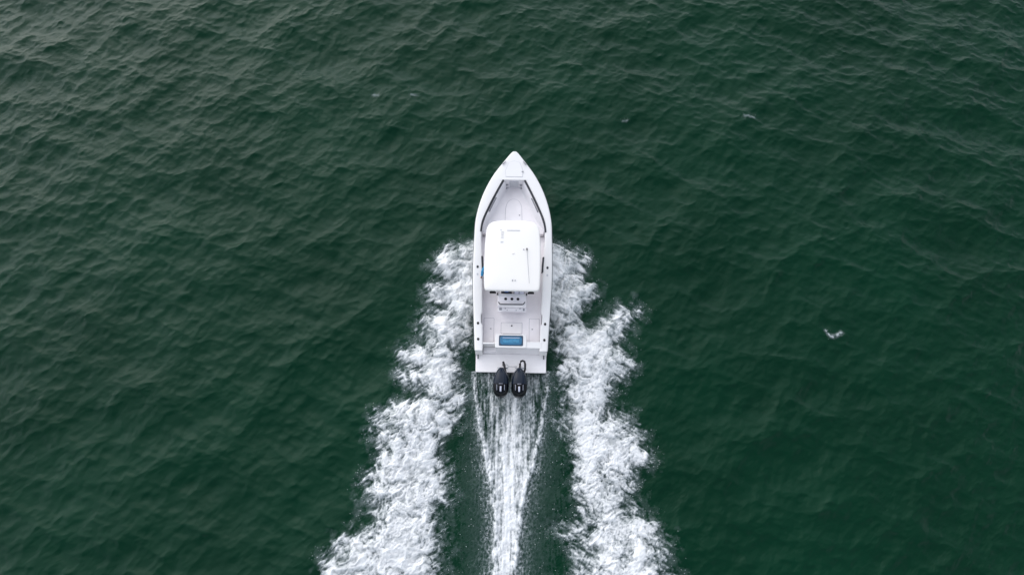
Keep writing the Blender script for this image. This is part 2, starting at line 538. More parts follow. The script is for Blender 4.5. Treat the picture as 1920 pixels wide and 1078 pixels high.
# bow sole hatch with arched front
pts = [(-0.315, 5.62), (0.315, 5.62), (0.30, 6.2)] + [(0.29 * math.cos(a), 6.25 + 0.38 * math.sin(a)) for a in np.linspace(0.1, math.pi - 0.1, 14)] + [(-0.30, 6.2)]
hb = prism('bow_hatch', pts, BOWSOLE - 0.01, BOWSOLE + 0.02, M['sole'], boat, 0.008)
prism('seal', [(x * 1.045, 6.1 + (y - 6.1) * 1.025) for x, y in pts], BOWSOLE - 0.01, BOWSOLE + 0.004, M['seal'], hb, 0)
prism('latch', rrect(0.20, 0.25, 5.93, 5.98, 0.012), BOWSOLE + 0.018, BOWSOLE + 0.03, M['grey'], hb, 0.003)

# cockpit sole hatches
hc = prism('sole_hatch', rrect(-0.37, 0.37, 1.40, 1.80, 0.03), SOLE - 0.01, SOLE + 0.016, M['plat'], boat, 0.006)
prism('seal', rrect(-0.384, 0.384, 1.386, 1.814, 0.03), SOLE - 0.01, SOLE + 0.004, M['seal'], hc, 0)
prism('latch', rrect(-0.022, 0.032, 1.665, 1.71, 0.012), SOLE + 0.014, SOLE + 0.03, M['black'], hc, 0.003)
prism('hinge_slot', rrect(-0.31, 0.31, 1.375, 1.398, 0.005), SOLE - 0.004, SOLE + 0.008, M['grey'], hc, 0)
for sx in (-1, 1):
    h = prism('sole_hatch', rrect(min(sx * 0.64, sx * 0.99), max(sx * 0.64, sx * 0.99), 1.08, 1.96, 0.03), SOLE - 0.01, SOLE + 0.012, M['sole'], boat, 0.006)
    prism('seal', rrect(min(sx * 0.628, sx * 1.002), max(sx * 0.628, sx * 1.002), 1.068, 1.972, 0.03), SOLE - 0.01, SOLE + 0.0035, M['seal'], h, 0)
    prism('latch', rrect(sx * 0.745 - 0.03, sx * 0.745 + 0.03, 1.55, 1.585, 0.012), SOLE + 0.01, SOLE + 0.024, M['grey'], h, 0.003)

# transom: coaming, livewell, door recess, sloped aft wall, swim platform
def wallbox(name, x0, x1, ytop, ybot, ythick, z0, z1, m, bevel=0.012, parent=boat):
    bm = bmesh.new()
    v = [bm.verts.new(c) for c in ((x0, ybot, z0), (x1, ybot, z0), (x1, ythick, z0), (x0, ythick, z0), (x0, ytop, z1), (x1, ytop, z1), (x1, ythick, z1), (x0, ythick, z1))]
    for f in ((0, 1, 2, 3), (4, 5, 6, 7), (0, 1, 5, 4), (1, 2, 6, 5), (2, 3, 7, 6), (3, 0, 4, 7)):
        bm.faces.new([v[i] for i in f])
    return from_bm(name, bm, m, parent, False, bevel)
wallbox('transom_wall', -0.53, 1.02, 0.74, 0.655, 0.95, PLAT - 0.03, 0.955, M['liner'])
prism('transom_coaming', rrect(0.46, 1.06, 0.735, 0.972, 0.02), 0.945, 1.012, M['gel'], boat, 0.015)
lw = prism('livewell', rrect(-0.56, 0.53, 0.732, 1.225, 0.05), SOLE, 1.04, M['gel'], boat, 0.02, 3, label='white livewell box with a blue tinted lid')
prism('gasket', rrect(-0.43, 0.415, 0.80, 1.178, 0.04, 5), 1.03, 1.046, M['welldark'], lw, 0.004)
prism('lid', rrect(-0.388, 0.373, 0.842, 1.138, 0.10, 6), 1.04, 1.058, M['well'], lw, 0.012, label='blue translucent livewell lid')
prism('lid_panel', rrect(-0.30, 0.285, 0.90, 1.05, 0.05, 5), 1.05, 1.070, M['well2'], lw, 0.012)
prism('lid_ridge', rrect(-0.30, 0.29, 1.075, 1.095, 0.008), 1.05, 1.066, M['decal'], lw, 0.004)
# port transom door and its sill
wallbox('transom_door', -0.99, -0.565, 0.875, 0.865, 0.935, PLAT, 0.99, M['gel'], 0.012)
wallbox('door_sill', -0.985, -0.525, 0.70, 0.66, 0.862, PLAT - 0.03, 0.60, M['liner'], 0.01)
# quarter end caps closing the gunwales towards the platform
for sx in (-1, 1):
    wallbox('quarter_cap', sx * 1.0 if sx > 0 else -1.262, 1.262 if sx > 0 else -1.0, 0.665, 0.60, 0.70, PLAT - 0.03, 0.985, M['gel'], 0.02)
prism('swim_platform', [(-1.222, 0.0), (1.222, 0.0), (1.24, 0.05), (1.245, 0.66), (-1.245, 0.66), (-1.24, 0.05)], PLAT - 0.10, PLAT, M['plat'], boat, 0.018)
prism('platform_edge', [(-1.215, -0.012), (1.215, -0.012), (1.215, 0.02), (-1.215, 0.02)], PLAT - 0.09, PLAT - 0.045, M['black'], boat, 0)

# leaning post / tackle station behind the helm seats
lp = prism('tackle_station', rrect(-0.50, 0.50, 2.30, 2.66, 0.04), SOLE, 0.93, M['liner'], boat, 0.015, label='white tackle station with three round holders and a black rail')
prism('worktop', rrect(-0.50, 0.50, 2.225, 2.662, 0.03), 0.931, 1.20, M['sole'], lp, 0.02, 3)
prism('shelf', rrect(-0.50, 0.50, 2.085, 2.31, 0.02), 0.885, 0.9305, M['liner'], lp, 0.008)
prism('back_ledge', rrect(-0.49, 0.49, 2.56, 2.655, 0.02), 1.198, 1.225, M['gel'], lp, 0.008)
for x in (-0.222, 0.0, 0.212):
    n = 14; bm = bmesh.new()
    ra = [bm.verts.new((x + 0.052 * math.cos(2 * math.pi * k / n), 2.465 + 0.05 * math.sin(2 * math.pi * k / n), 1.203)) for k in range(n)]
    rb = [bm.verts.new((x + 0.048 * math.cos(2 * math.pi * k / n), 2.465 + 0.046 * math.sin(2 * math.pi * k / n), 1.212)) for k in range(n)]
    rc = [bm.verts.new((x + 0.042 * math.cos(2 * math.pi * k / n), 2.465 + 0.04 * math.sin(2 * math.pi * k / n), 1.2045)) for k in range(n)]
    for A, B in ((ra, rb), (rb, rc)):
        for k in range(n):
            bm.faces.new((A[k], A[(k + 1) % n], B[(k + 1) % n], B[k]))
    bm.faces.new(rc)
    from_bm('rod_holder', bm, M['black'], lp)
tube('rail', [(-0.475, 2.35, 1.19), (-0.47, 2.33, 1.235), (-0.43, 2.265, 1.24), (-0.39, 2.245, 1.24), (0.37, 2.25, 1.24), (0.41, 2.27, 1.24), (0.455, 2.34, 1.235), (0.46, 2.36, 1.19)], 0.017, M['pad'], lp)
prism('rail_shelf', rrect(-0.40, 0.38, 2.252, 2.285, 0.01), 1.202, 1.216, M['grey'], lp, 0.003)
prism('drawer', rrect(-0.45, -0.36, 2.13, 2.222, 0.01), 0.932, 0.944, M['grey'], lp, 0.003)
prism('drawer', rrect(0.40, 0.455, 2.12, 2.20, 0.01), 0.932, 0.944, M['seam'], lp, 0.003)
prism('tray', rrect(-0.35, 0.39, 2.115, 2.21, 0.02), 0.9315, 0.95, M['liner'], lp, 0.006)
for x in (-0.235, 0.29):
    prism('latch', rrect(x - 0.014, x + 0.014, 2.165, 2.215, 0.006), 0.949, 0.962, M['grey'], lp, 0.002)
for x in (-0.165, 0.155):
    prism('latch', rrect(x - 0.014, x + 0.014, 2.118, 2.145, 0.006), 0.949, 0.96, M['seam'], lp, 0.002)

# helm seats, console (mostly under the hardtop)
for x in (-0.20, 0.25):
    hsx = prism('helm_seat', rrect(x - 0.19, x + 0.19, 2.68, 3.10, 0.06), 1.02, 1.14, M['pad'], boat, 0.03, 3)
    prism('pedestal', rrect(x - 0.09, x + 0.09, 2.78, 2.96, 0.03), SOLE, 1.02, M['alu'], hsx, 0.01)
    if x > 0:
        for k in (-1, 1):
            prism('backrest_cushion', rrect(x + k * 0.09 - 0.082, x + k * 0.09 + 0.082, 2.655, 2.745, 0.03), 1.14, 1.58, M['seat'], hsx, 0.025, 3)
con = prism('console', rrect(-0.46, 0.46, 3.55, 4.40, 0.08), SOLE, 1.38, M['gel'], boat, 0.03, 3)
wallbox('dash', -0.42, 0.42, 3.78, 3.56, 4.3, 1.38, 1.62, M['black'], 0.02, con)
wallbox('windshield', -0.44, 0.44, 4.20, 4.34, 4.36, 1.40, 2.15, M['glassd'], 0.006, con)
ring = [(-0.2 + 0.17 * math.cos(a), 3.48 + 0.05 * math.sin(a), 1.42 + 0.17 * math.sin(a)) for a in np.linspace(0, 2 * math.pi, 20)]
tube('steering_wheel', ring, 0.015, M['steel'], con, 6)
prism('forward_seat', rrect(-0.42, 0.42, 4.42, 4.90, 0.10), SOLE, 0.98, M['seat'], boat, 0.04, 3)

# hardtop
def hardtop_outline(inset=0.0):
    P = [(0.0, 4.875), (0.30, 4.868), (0.58, 4.835), (0.74, 4.79), (0.83, 4.72), (0.885, 4.62), (0.918, 4.50), (0.94, 4.20), (0.952, 3.95), (0.958, 3.4), (0.956, 3.0), (0.945, 2.65), (0.93, 2.42), (0.915, 2.34), (0.88, 2.295), (0.82, 2.276), (0.5, 2.272), (0.0, 2.272)]
    full = P + [(-x, y) for x, y in P[-2:0:-1]]
    cx, cy = 0, 3.55
    return [(x * (1 - inset / 0.95), cy + (y - cy) * (1 - inset / 1.3)) for x, y in full]
bm = bmesh.new()
levels = [(0.05, 2.50), (0.012, 2.515), (0.0, 2.54), (0.004, 2.568), (0.014, 2.588), (0.035, 2.599), (0.08, 2.606), (0.30, 2.622), (0.60, 2.632), (0.85, 2.635)]
loops = []
for ins, z in levels:
    loops.append([bm.verts.new((x, y, z)) for x, y in hardtop_outline(ins)])
for a, b in zip(loops[:-1], loops[1:]):
    n = len(a)
    for k in range(n):
        bm.faces.new((a[k], a[(k + 1) % n], b[(k + 1) % n], b[k]))
bm.faces.new(loops[0][::-1]); bm.faces.new(loops[-1])
ht = from_bm('hardtop', bm, M['top'], boat, True, label='smooth white fibreglass hardtop with rounded corners')
for sx in (-1, 1):
    for y0, y1, x0, x1 in ((3.45, 2.75, 0.52, 0.60), (4.30, 4.15, 0.50, 0.62)):
        tube('support_post', [(sx * x0, y0 - (0.6 if y0 < 4 else 0), SOLE), (sx * x0, y1, 1.6), (sx * x1, y1 - 0.02, 2.51)], 0.028, M['alu'], ht)
    prism('spreader_light', [(sx * 0.53, 2.25), (sx * 0.745, 2.25), (sx * 0.745, 2.30), (sx * 0.66, 2.335), (sx * 0.62, 2.335), (sx * 0.53, 2.29)], 2.34, 2.43, M['black'], ht, 0.008)
    tube('light_bracket', [(sx * 0.64, 2.31, 2.40), (sx * 0.64, 2.36, 2.50)], 0.02, M['black'], ht, 6)
    tube('frame_foot', [(sx * 0.515, 2.69, 1.15), (sx * 0.515, 2.60, 1.27), (sx * 0.515, 2.58, 1.33)], 0.026, M['black'], ht, 6)
HT = 2.634
an = tube('antenna', [(0.486, 3.80, 2.625), (0.486, 3.76, 2.66), (0.49, 3.72, 2.68)], 0.022, M['black'], ht, 8)
tube('whip', [(0.489, 3.73, 2.678), (0.52, 3.30, 2.70), (0.575, 2.50, 2.73)], 0.011, M['grey'], an, 6, 0.005)
prism('mount', rrect(0.36, 0.395, 3.735, 3.775, 0.012), 2.62, 2.66, M['grey'], an, 0.004)
prism('light_bar', rrect(-0.20, 0.24, 4.450, 4.476, 0.008), 2.615, 2.638, M['lgrey'], ht, 0.003)
prism('vent_louver', rrect(-0.44, -0.385, 4.46, 4.485, 0.006), 2.61, 2.636, M['lgrey'], ht, 0.003)
for y in (4.40, 4.345, 4.29, 4.235, 4.18):
    prism('vent_louver', rrect(-0.405, -0.315, y, y + 0.03, 0.006), 2.615, 2.638, M['top'], ht, 0.003)
    prism('vent_slot', rrect(-0.40, -0.32, y - 0.018, y - 0.004, 0.003), 2.615, 2.6355, M['lgrey'], ht, 0)
prism('vent_louver', rrect(-0.415, -0.32, 4.00, 4.045, 0.008), 2.615, 2.642, M['lgrey'], ht, 0.003)
prism('gps_dome', rrect(-0.02, 0.06, 3.58, 3.64, 0.029), 2.63, 2.665, M['top'], ht, 0.012, 3)
nl = prism('anchor_light', rrect(-0.005, 0.035, 2.61, 2.655, 0.015), 2.60, 2.66, M['grey'], ht, 0.005)
prism('anchor_light', rrect(0.085, 0.125, 2.615, 2.65, 0.012), 2.60, 2.645, M['grey'], ht, 0.005)
tube('light_cable', [(0.015, 2.61, 2.612), (0.012, 2.5, 2.602), (0.012, 2.36, 2.590)], 0.004, M['lgrey'], ht, 5)

# outboard engines
def engine(x0, hook):
    # lower unit, bracket, midsection
    bm = bmesh.new()
    for (a, b, c, d, e, f) in ((-0.09, 0.09, -0.56, -0.22, -0.35, 1.0), (-0.14, 0.14, -0.20, -0.02, 0.05, 0.62), (-0.05, 0.05, -0.62, -0.25, -0.75, -0.35)):
        r = bmesh.ops.create_cube(bm, size=1)
        for v in r['verts']:
            v.co = Vector((x0 + (a + b) / 2 + v.co.x * (b - a), (c + d) / 2 + v.co.y * (d - c), (e + f) / 2 + v.co.z * (f - e)))
    eng = from_bm('outboard_engine', bm, M['cowlblk'], boat, False, 0.03, 2, label=('port' if x0 < 0 else 'starboard') + ' dark navy outboard engine with silver stripes')
    # cowling: rings along the engine axis
    S = [0.02, -0.03, -0.10, -0.20, -0.33, -0.46, -0.60, -0.72, -0.83, -0.92, -0.98, -1.015]
    W = [0.055, 0.095, 0.145, 0.200, 0.240, 0.264, 0.276, 0.274, 0.258, 0.215, 0.150, 0.07]
    T = [1.17, 1.24, 1.31, 1.37, 1.41, 1.435, 1.445, 1.44, 1.42, 1.37, 1.30, 1.20]
    bm = bmesh.new(); rr = []
    n = 20
    for s, w, t in zip(S, W, T):
        zc = 1.02 + (t - 1.02) * 0.35
        row = []
        for k in range(n):
            a = 2 * math.pi * k / n
            ca, sa = math.cos(a), math.sin(a)
            px = math.copysign(abs(ca) ** 0.8, ca) * w
            pz = math.copysign(abs(sa) ** 0.75, sa)
            pz = zc + pz * (t - zc) if pz > 0 else zc + pz * (zc - 0.86)
            row.append(bm.verts.new((x0 + px, s, pz)))
        rr.append(row)
    for i in range(len(rr) - 1):
        for k in range(n):
            f = bm.faces.new((rr[i][k], rr[i][(k + 1) % n], rr[i + 1][(k + 1) % n], rr[i + 1][k]))
            sa = math.sin(2 * math.pi * (k + 0.5) / n)
            mid = (S[i] + S[i + 1]) / 2
            if sa < 0.45 or mid < -0.62:
                f.material_index = 1
    bm.faces.new(rr[0]); bm.faces.new(rr[-1][::-1])
    c = from_bm('cowling', bm, [M['cowl'], M['cowlblk']], eng, True)
    sub = c.modifiers.new('sub', 'SUBSURF'); sub.levels = 1; sub.render_levels = 1
    def topz(x, s):
        w = np.interp(-s, [-q for q in S], W); t = np.interp(-s, [-q for q in S], T)
        zc = 1.02 + (t - 1.02) * 0.35
        q = min(1.0, abs(x) / w) ** (1 / 0.8)
        return zc + (t - zc) * max(0.0, (1 - q * q)) ** 0.375
    def stripe(name, xa, xb, sa, sb, m):
        bm = bmesh.new(); cols = []
        for s in np.linspace(sa, sb, 7):
            cols.append([bm.verts.new((x0 + x, s, topz(x, s) + 0.003)) for x in np.linspace(xa, xb, 3)])
        for i in range(6):
            for k in range(2):
                bm.faces.new((cols[i][k], cols[i][k + 1], cols[i + 1][k + 1], cols[i + 1][k]))
        o = from_bm(name, bm, m, eng, True)
        so = o.modifiers.new('thick', 'SOLIDIFY'); so.thickness = 0.006; so.offset = 0
    stripe('centre_stripe', -0.028, 0.028, -0.70, -0.87, M['decal'])
    stripe('cross_stripe', -0.065, 0.065, -0.605, -0.622, M['decal2'])
    for sx in (-1, 1):
        stripe('side_stripe', sx * 0.128 - 0.009, sx * 0.128 + 0.009, -0.64, -0.83, M['decal2'])
    # rigging hose
    if hook:
        pts = [(x0 + 0.02, 0.20, PLAT), (x0 + 0.02, 0.22, 0.80), (x0 + 0.05, 0.29, 0.90), (x0 + 0.11, 0.315, 0.92), (x0 + 0.17, 0.28, 0.93), (x0 + 0.195, 0.18, 0.96), (x0 + 0.195, 0.0, 1.0), (x0 + 0.15, -0.16, 1.05)]
    else:
        pts = [(x0 + 0.06, 0.26, PLAT), (x0 + 0.06, 0.27, 0.82), (x0 + 0.065, 0.25, 0.90), (x0 + 0.09, 0.17, 0.95), (x0 + 0.115, 0.04, 1.0), (x0 + 0.15, -0.14, 1.05)]
    tube('rigging_hose', pts, 0.038, M['black'], eng, 10)
    tube('steering_cylinder', [(x0 - 0.15, 0.10, 0.68), (x0 + 0.22, 0.10, 0.68)], 0.022, M['steel'], eng, 8)
    # propeller
    bm = bmesh.new()
    for k in range(3):
        a = 2 * math.pi * k / 3
        v = [Vector((0, 0, 0.03)), Vector((0.09, 0.04, 0.10)), Vector((0.06, 0.05, 0.19)), Vector((-0.05, -0.02, 0.17)), Vector((-0.05, -0.03, 0.06))]
        rot = Matrix.Rotation(a, 3, 'Y')
        bm.faces.new([bm.verts.new(rot @ p + Vector((x0, -0.68, -0.55))) for p in v])
    pr_ = from_bm('propeller', bm, M['steel'], eng)
    so = pr_.modifiers.new('thick', 'SOLIDIFY'); so.thickness = 0.01
    return eng
e1 = engine(-0.322, False)
e2 = engine(0.300, True)
tube('tie_bar', [(-0.12, 0.14, 0.70), (-0.05, 0.15, 0.71), (0.05, 0.145, 0.71), (0.22, 0.15, 0.70)], 0.012, M['steel'], boat, 6)
tube('fuel_line', [(-0.24, 0.2, 0.70)] + [(-0.155 + 0.075 * math.cos(a), 0.13 + 0.085 * math.sin(a), 0.73) for a in np.linspace(2.4, -1.5, 10)], 0.010, M['lgrey'], boat, 6)

# ------------------------------------------------------------------ people under the hardtop
def skin_mesh(name, nodes, edges, m, parent, root=0, sub=2):
    me = bpy.data.meshes.new(name)
    me.from_pydata([n[0] for n in nodes], edges, [])
    o = obj(name, me, m, parent)
    sk = o.modifiers.new('skin', 'SKIN')
    me.skin_vertices.new() if not me.skin_vertices else None
    for i, n in enumerate(nodes):
        r = n[1] if isinstance(n[1], tuple) else (n[1], n[1])
        me.skin_vertices[0].data[i].radius = r
        me.skin_vertices[0].data[i].use_root = (i == root)
    sk.use_smooth_shade = True
    s = o.modifiers.new('sub', 'SUBSURF'); s.levels = sub; s.render_levels = sub
    return o

def person(label, J, shirt, sleeves, group=None):
    """J: joint positions in boat coordinates"""
    root = bpy.data.objects.new('person', None)
    COL.objects.link(root)
    root.matrix_world = boat_mat @ Matrix.Translation((J['pelvis'][0], J['pelvis'][1], J['foot_l'][2]))
    org = Vector((J['pelvis'][0], J['pelvis'][1], J['foot_l'][2]))
    L = lambda p: tuple(Vector(p) - org)
    root['label'] = label
    root['category'] = 'person'
    nodes = []; edges = []; ix = {}
    def add(k, p, r, par=None):
        ix[k] = len(nodes); nodes.append((L(p), r))
        if par is not None: edges.append((ix[par], ix[k]))
    add('pelvis', J['pelvis'], (0.135, 0.115))
    waist = Vector(J['pelvis']).lerp(Vector(J['chest']), 0.45)
    add('waist', waist, (0.125, 0.10), 'pelvis')
    add('chest', J['chest'], (0.15, 0.11), 'waist')
    add('neck', J['neck'], 0.058, 'chest')
    hd = Vector(J['head'])
    add('jaw', Vector(J['neck']).lerp(hd, 0.5), (0.068, 0.075), 'neck')
    add('head', hd, (0.080, 0.098), 'jaw')
    add('crown', hd + Vector((0, -0.01, 0.075)), (0.062, 0.075), 'head')
    fw = Vector(J['face']).normalized()
    add('nose', hd + fw * 0.105 + Vector((0, 0, -0.02)), 0.016, 'head')
    for sd_ in ('l', 'r'):
        add('sh' + sd_, J['sh_' + sd_], 0.068, 'chest')
        add('el' + sd_, J['el_' + sd_], 0.045, 'sh' + sd_)
        add('wr' + sd_, J['wr_' + sd_], 0.029, 'el' + sd_)
        w = Vector(J['wr_' + sd_]); d = (w - Vector(J['el_' + sd_])).normalized()
        d = (d + Vector(J.get('hand_' + sd_, d))).normalized()
        side = d.cross(Vector((0, 0, 1))).normalized()
        add('pa' + sd_, w + d * 0.06, (0.036, 0.018), 'wr' + sd_)
        for q in range(4):
            off = (q - 1.5) * 0.02
            a = w + d * 0.105 + side * off
            ln = (0.068, 0.078, 0.072, 0.055)[q]
            add('f%d%s' % (q, sd_), a, 0.0095, 'pa' + sd_)
            add('g%d%s' % (q, sd_), a + d * ln * 0.55 + Vector((0, 0, -0.012)), 0.0088, 'f%d%s' % (q, sd_))
            add('h%d%s' % (q, sd_), a + d * ln * 0.85 + Vector((0, 0, -0.035)), 0.0075, 'g%d%s' % (q, sd_))
        th = side * (0.05 if sd_ == 'l' else -0.05)
        add('t0' + sd_, w + d * 0.045 + th * 0.9, 0.011, 'pa' + sd_)
        add('t1' + sd_, w + d * 0.085 + th * 1.15 + Vector((0, 0, -0.012)), 0.0095, 't0' + sd_)
        add('hip' + sd_, Vector(J['pelvis']) + Vector(((-0.09 if sd_ == 'l' else 0.09), 0, -0.05)), 0.095, 'pelvis')
        add('kn' + sd_, J['knee_' + sd_], 0.06, 'hip' + sd_)
        ank = Vector(J['foot_' + sd_]) + Vector((0, 0, 0.09))
        add('ca' + sd_, Vector(J['knee_' + sd_]).lerp(ank, 0.35), 0.054, 'kn' + sd_)
        add('an' + sd_, ank, 0.038, 'ca' + sd_)
        add('ft' + sd_, Vector(J['foot_' + sd_]) + Vector((0, 0.13, 0.04)), (0.042, 0.028), 'an' + sd_)
    skin_mesh('body', nodes, edges, M['skin'], root, 0, 2)
    g = 1.14
    n2 = [(L(Vector(J['pelvis']) + Vector((0, 0, -0.05))), (0.145 * g, 0.125 * g)), (L(waist), (0.13 * g, 0.108 * g)), (L(J['chest']), (0.155 * g, 0.12 * g)), (L(Vector(J['chest']).lerp(Vector(J['neck']), 0.55)), 0.09)]
    e2_ = [(0, 1), (1, 2), (2, 3)]
    for sd_ in ('l', 'r'):
        i = len(n2)
        n2.append((L(J['sh_' + sd_]), 0.08)); e2_.append((2, i))
        e = Vector(J['sh_' + sd_]).lerp(Vector(J['el_' + sd_]), 1.0 if sleeves > 0.5 else 0.6)
        n2.append((L(e), 0.062)); e2_.append((i, i + 1))
        if sleeves > 0.5:
            n2.append((L(Vector(J['el_' + sd_]).lerp(Vector(J['wr_' + sd_]), sleeves)), 0.046)); e2_.append((i + 1, i + 2))
    skin_mesh('shirt', n2, e2_, shirt, root, 0, 2)
    n3 = [(L(Vector(J['pelvis']) + Vector((0, 0, -0.07))), (0.13, 0.11))]
    e3 = []
    for sd_ in ('l', 'r'):
        i = len(n3)
        hp = Vector(J['pelvis']) + Vector(((-0.09 if sd_ == 'l' else 0.09), 0, -0.05))
        n3.append((L(hp), 0.108)); n3.append((L(hp.lerp(Vector(J['knee_' + sd_]), 0.85)), 0.08))
        e3 += [(0, i), (i, i + 1)]
    skin_mesh('shorts', n3, e3, M['shorts'], root, 0, 2)
    hn = [(L(hd + Vector((0, -0.03, 0.02))), (0.084, 0.088)), (L(hd + Vector((0, -0.025, 0.085))), (0.07, 0.08))]
    skin_mesh('hair', hn, [(0, 1)], M['hair'], root, 0, 2)
    for k in (-1, 1):
        bmx = bmesh.new()
        bmesh.ops.create_uvsphere(bmx, u_segments=8, v_segments=6, radius=0.012)
        side = fw.cross(Vector((0, 0, 1)))
        bmesh.ops.translate(bmx, verts=bmx.verts[:], vec=Vector(L(hd + fw * 0.088 + side * 0.032 * k + Vector((0, 0, 0.01)))))
        from_bm('eye', bmx, M['black'], root, True)
    return root
bpy.context.view_layer.update()
boat_mat = Matrix.Translation(boat.location) @ Matrix.Rotation(R(-1.007), 4, 'Z')
x = -0.19
person('person in a royal blue shirt seated at the helm under the hardtop', dict(
    pelvis=(x, 2.80, 1.26), chest=(x, 2.77, 1.62), neck=(x, 2.80, 1.85), head=(x, 2.83, 2.02), face=(0, 1, 0),
    sh_l=(x - 0.19, 2.80, 1.74), el_l=(x - 0.25, 2.98, 1.50), wr_l=(x - 0.15, 3.22, 1.50), hand_l=(0, 1, 0),
    sh_r=(x + 0.19, 2.80, 1.74), el_r=(x + 0.25, 2.98, 1.50), wr_r=(x + 0.13, 3.22, 1.50), hand_r=(0, 1, 0),
    knee_l=(x - 0.12, 3.22, 1.20), foot_l=(x - 0.12, 3.20, 0.74), knee_r=(x + 0.12, 3.22, 1.20), foot_r=(x + 0.12, 3.20, 0.74)), M['shirtA'], 0.0)
x = -0.70
person('person with a bright blue sleeve resting one hand on the port gunwale', dict(
    pelvis=(x, 3.52, 1.42), chest=(x, 3.50, 1.75), neck=(x, 3.51, 1.97), head=(x, 3.53, 2.13), face=(0, 1, 0),
    sh_l=(x - 0.18, 3.48, 1.86), el_l=(x - 0.35, 3.42, 1.46), wr_l=(x - 0.40, 3.32, 1.13), hand_l=(-0.1, -0.6, -0.6),
    sh_r=(x + 0.18, 3.50, 1.86), el_r=(x + 0.22, 3.56, 1.58), wr_r=(x + 0.16, 3.78, 1.46), hand_r=(0.3, 1, 0),
    knee_l=(x - 0.11, 3.56, 0.97), foot_l=(x - 0.12, 3.50, SOLE), knee_r=(x + 0.10, 3.56, 0.97), foot_r=(x + 0.11, 3.50, SOLE)), M['shirtB'], 0.9)

# ------------------------------------------------------------------ wake foam
def foam_material(name):
    m = bpy.data.materials.new(name)
    m.use_nodes = True
    t = m.node_tree
    p = t.nodes['Principled BSDF']
    p.inputs['Roughness'].default_value = 0.65
    p.inputs['Specular IOR Level'].default_value = 0.25
    at = t.nodes.new('ShaderNodeAttribute'); at.attribute_name = 'foam'
    cr = t.nodes.new('ShaderNodeValToRGB')
    cr.color_ramp.elements[0].position = 0.0
    cr.color_ramp.elements[0].color = (0.30, 0.37, 0.39, 1)
    cr.color_ramp.elements[1].position = 0.9
    cr.color_ramp.elements[1].color = (0.71, 0.715, 0.715, 1)
    t.links.new(at.outputs['Fac'], cr.inputs['Fac'])
    t.links.new(cr.outputs['Color'], p.inputs['Base Color'])
    t.links.new(at.outputs['Fac'], p.inputs['Alpha'])
    return m
FM = foam_material('sea_foam')

def sdist(poly, X, Y):
    """signed distance to a closed polygon, positive inside"""
    P = np.array(poly); n = len(P)
    d2 = np.full(X.shape, 1e9); ins = np.zeros(X.shape, bool)
    for i in range(n):
        a = P[i]; b = P[(i + 1) % n]
        ex, ey = b - a
        wx = X - a[0]; wy = Y - a[1]
        tt = np.clip((wx * ex + wy * ey) / (ex * ex + ey * ey + 1e-12), 0, 1)
        d2 = np.minimum(d2, (wx - tt * ex) ** 2 + (wy - tt * ey) ** 2)
        c = (a[1] > Y) != (b[1] > Y)
        if abs(ey) > 1e-9:
            ins ^= c & (X < a[0] + (Y - a[1]) * ex / ey)
    d = np.sqrt(d2)
    return np.where(ins, d, -d)

def foam_object(name, X, Y, Z, A, drops, label):
    ny, nx = X.shape
    keep = A > 0.03
    q = keep[:-1, :-1] | keep[:-1, 1:] | keep[1:, 1:] | keep[1:, :-1]
    ids = np.arange(nx * ny).reshape(ny, nx)
    Qd = np.stack([ids[:-1, :-1], ids[:-1, 1:], ids[1:, 1:], ids[1:, :-1]], -1)[q]
    used = np.unique(Qd)
    remap = np.full(nx * ny, -1, np.int64); remap[used] = np.arange(len(used))
    Vv = np.stack([X, Y, Z], -1).reshape(-1, 3)[used]
    Av = A.reshape(-1)[used]
    Qd = remap[Qd]
    T = np.concatenate([Qd[:, [0, 1, 2]], Qd[:, [0, 2, 3]]])
    # flying droplets: tiny octahedra
    if len(drops):
        D = np.array(drops)
        oc = np.array([(1, 0, 0), (-1, 0, 0), (0, 1, 0), (0, -1, 0), (0, 0, 1), (0, 0, -1)], float)
        of = np.array([(0, 2, 4), (2, 1, 4), (1, 3, 4), (3, 0, 4), (2, 0, 5), (1, 2, 5), (3, 1, 5), (0, 3, 5)])
        dv = (D[:, None, :3] + oc[None] * D[:, None, 3:4]).reshape(-1, 3)
        df = (of[None] + (np.arange(len(D)) * 6)[:, None, None] + len(Vv)).reshape(-1, 3)
        Vv = np.concatenate([Vv, dv]); T = np.concatenate([T, df]); Av = np.concatenate([Av, np.repeat(D[:, 4], 6)])
    me = grid_mesh(name, Vv, T, {'foam': Av})
    o = obj(name, me, FM)
    o['kind'] = 'stuff'; o['label'] = label; o['category'] = 'foam'
    return o

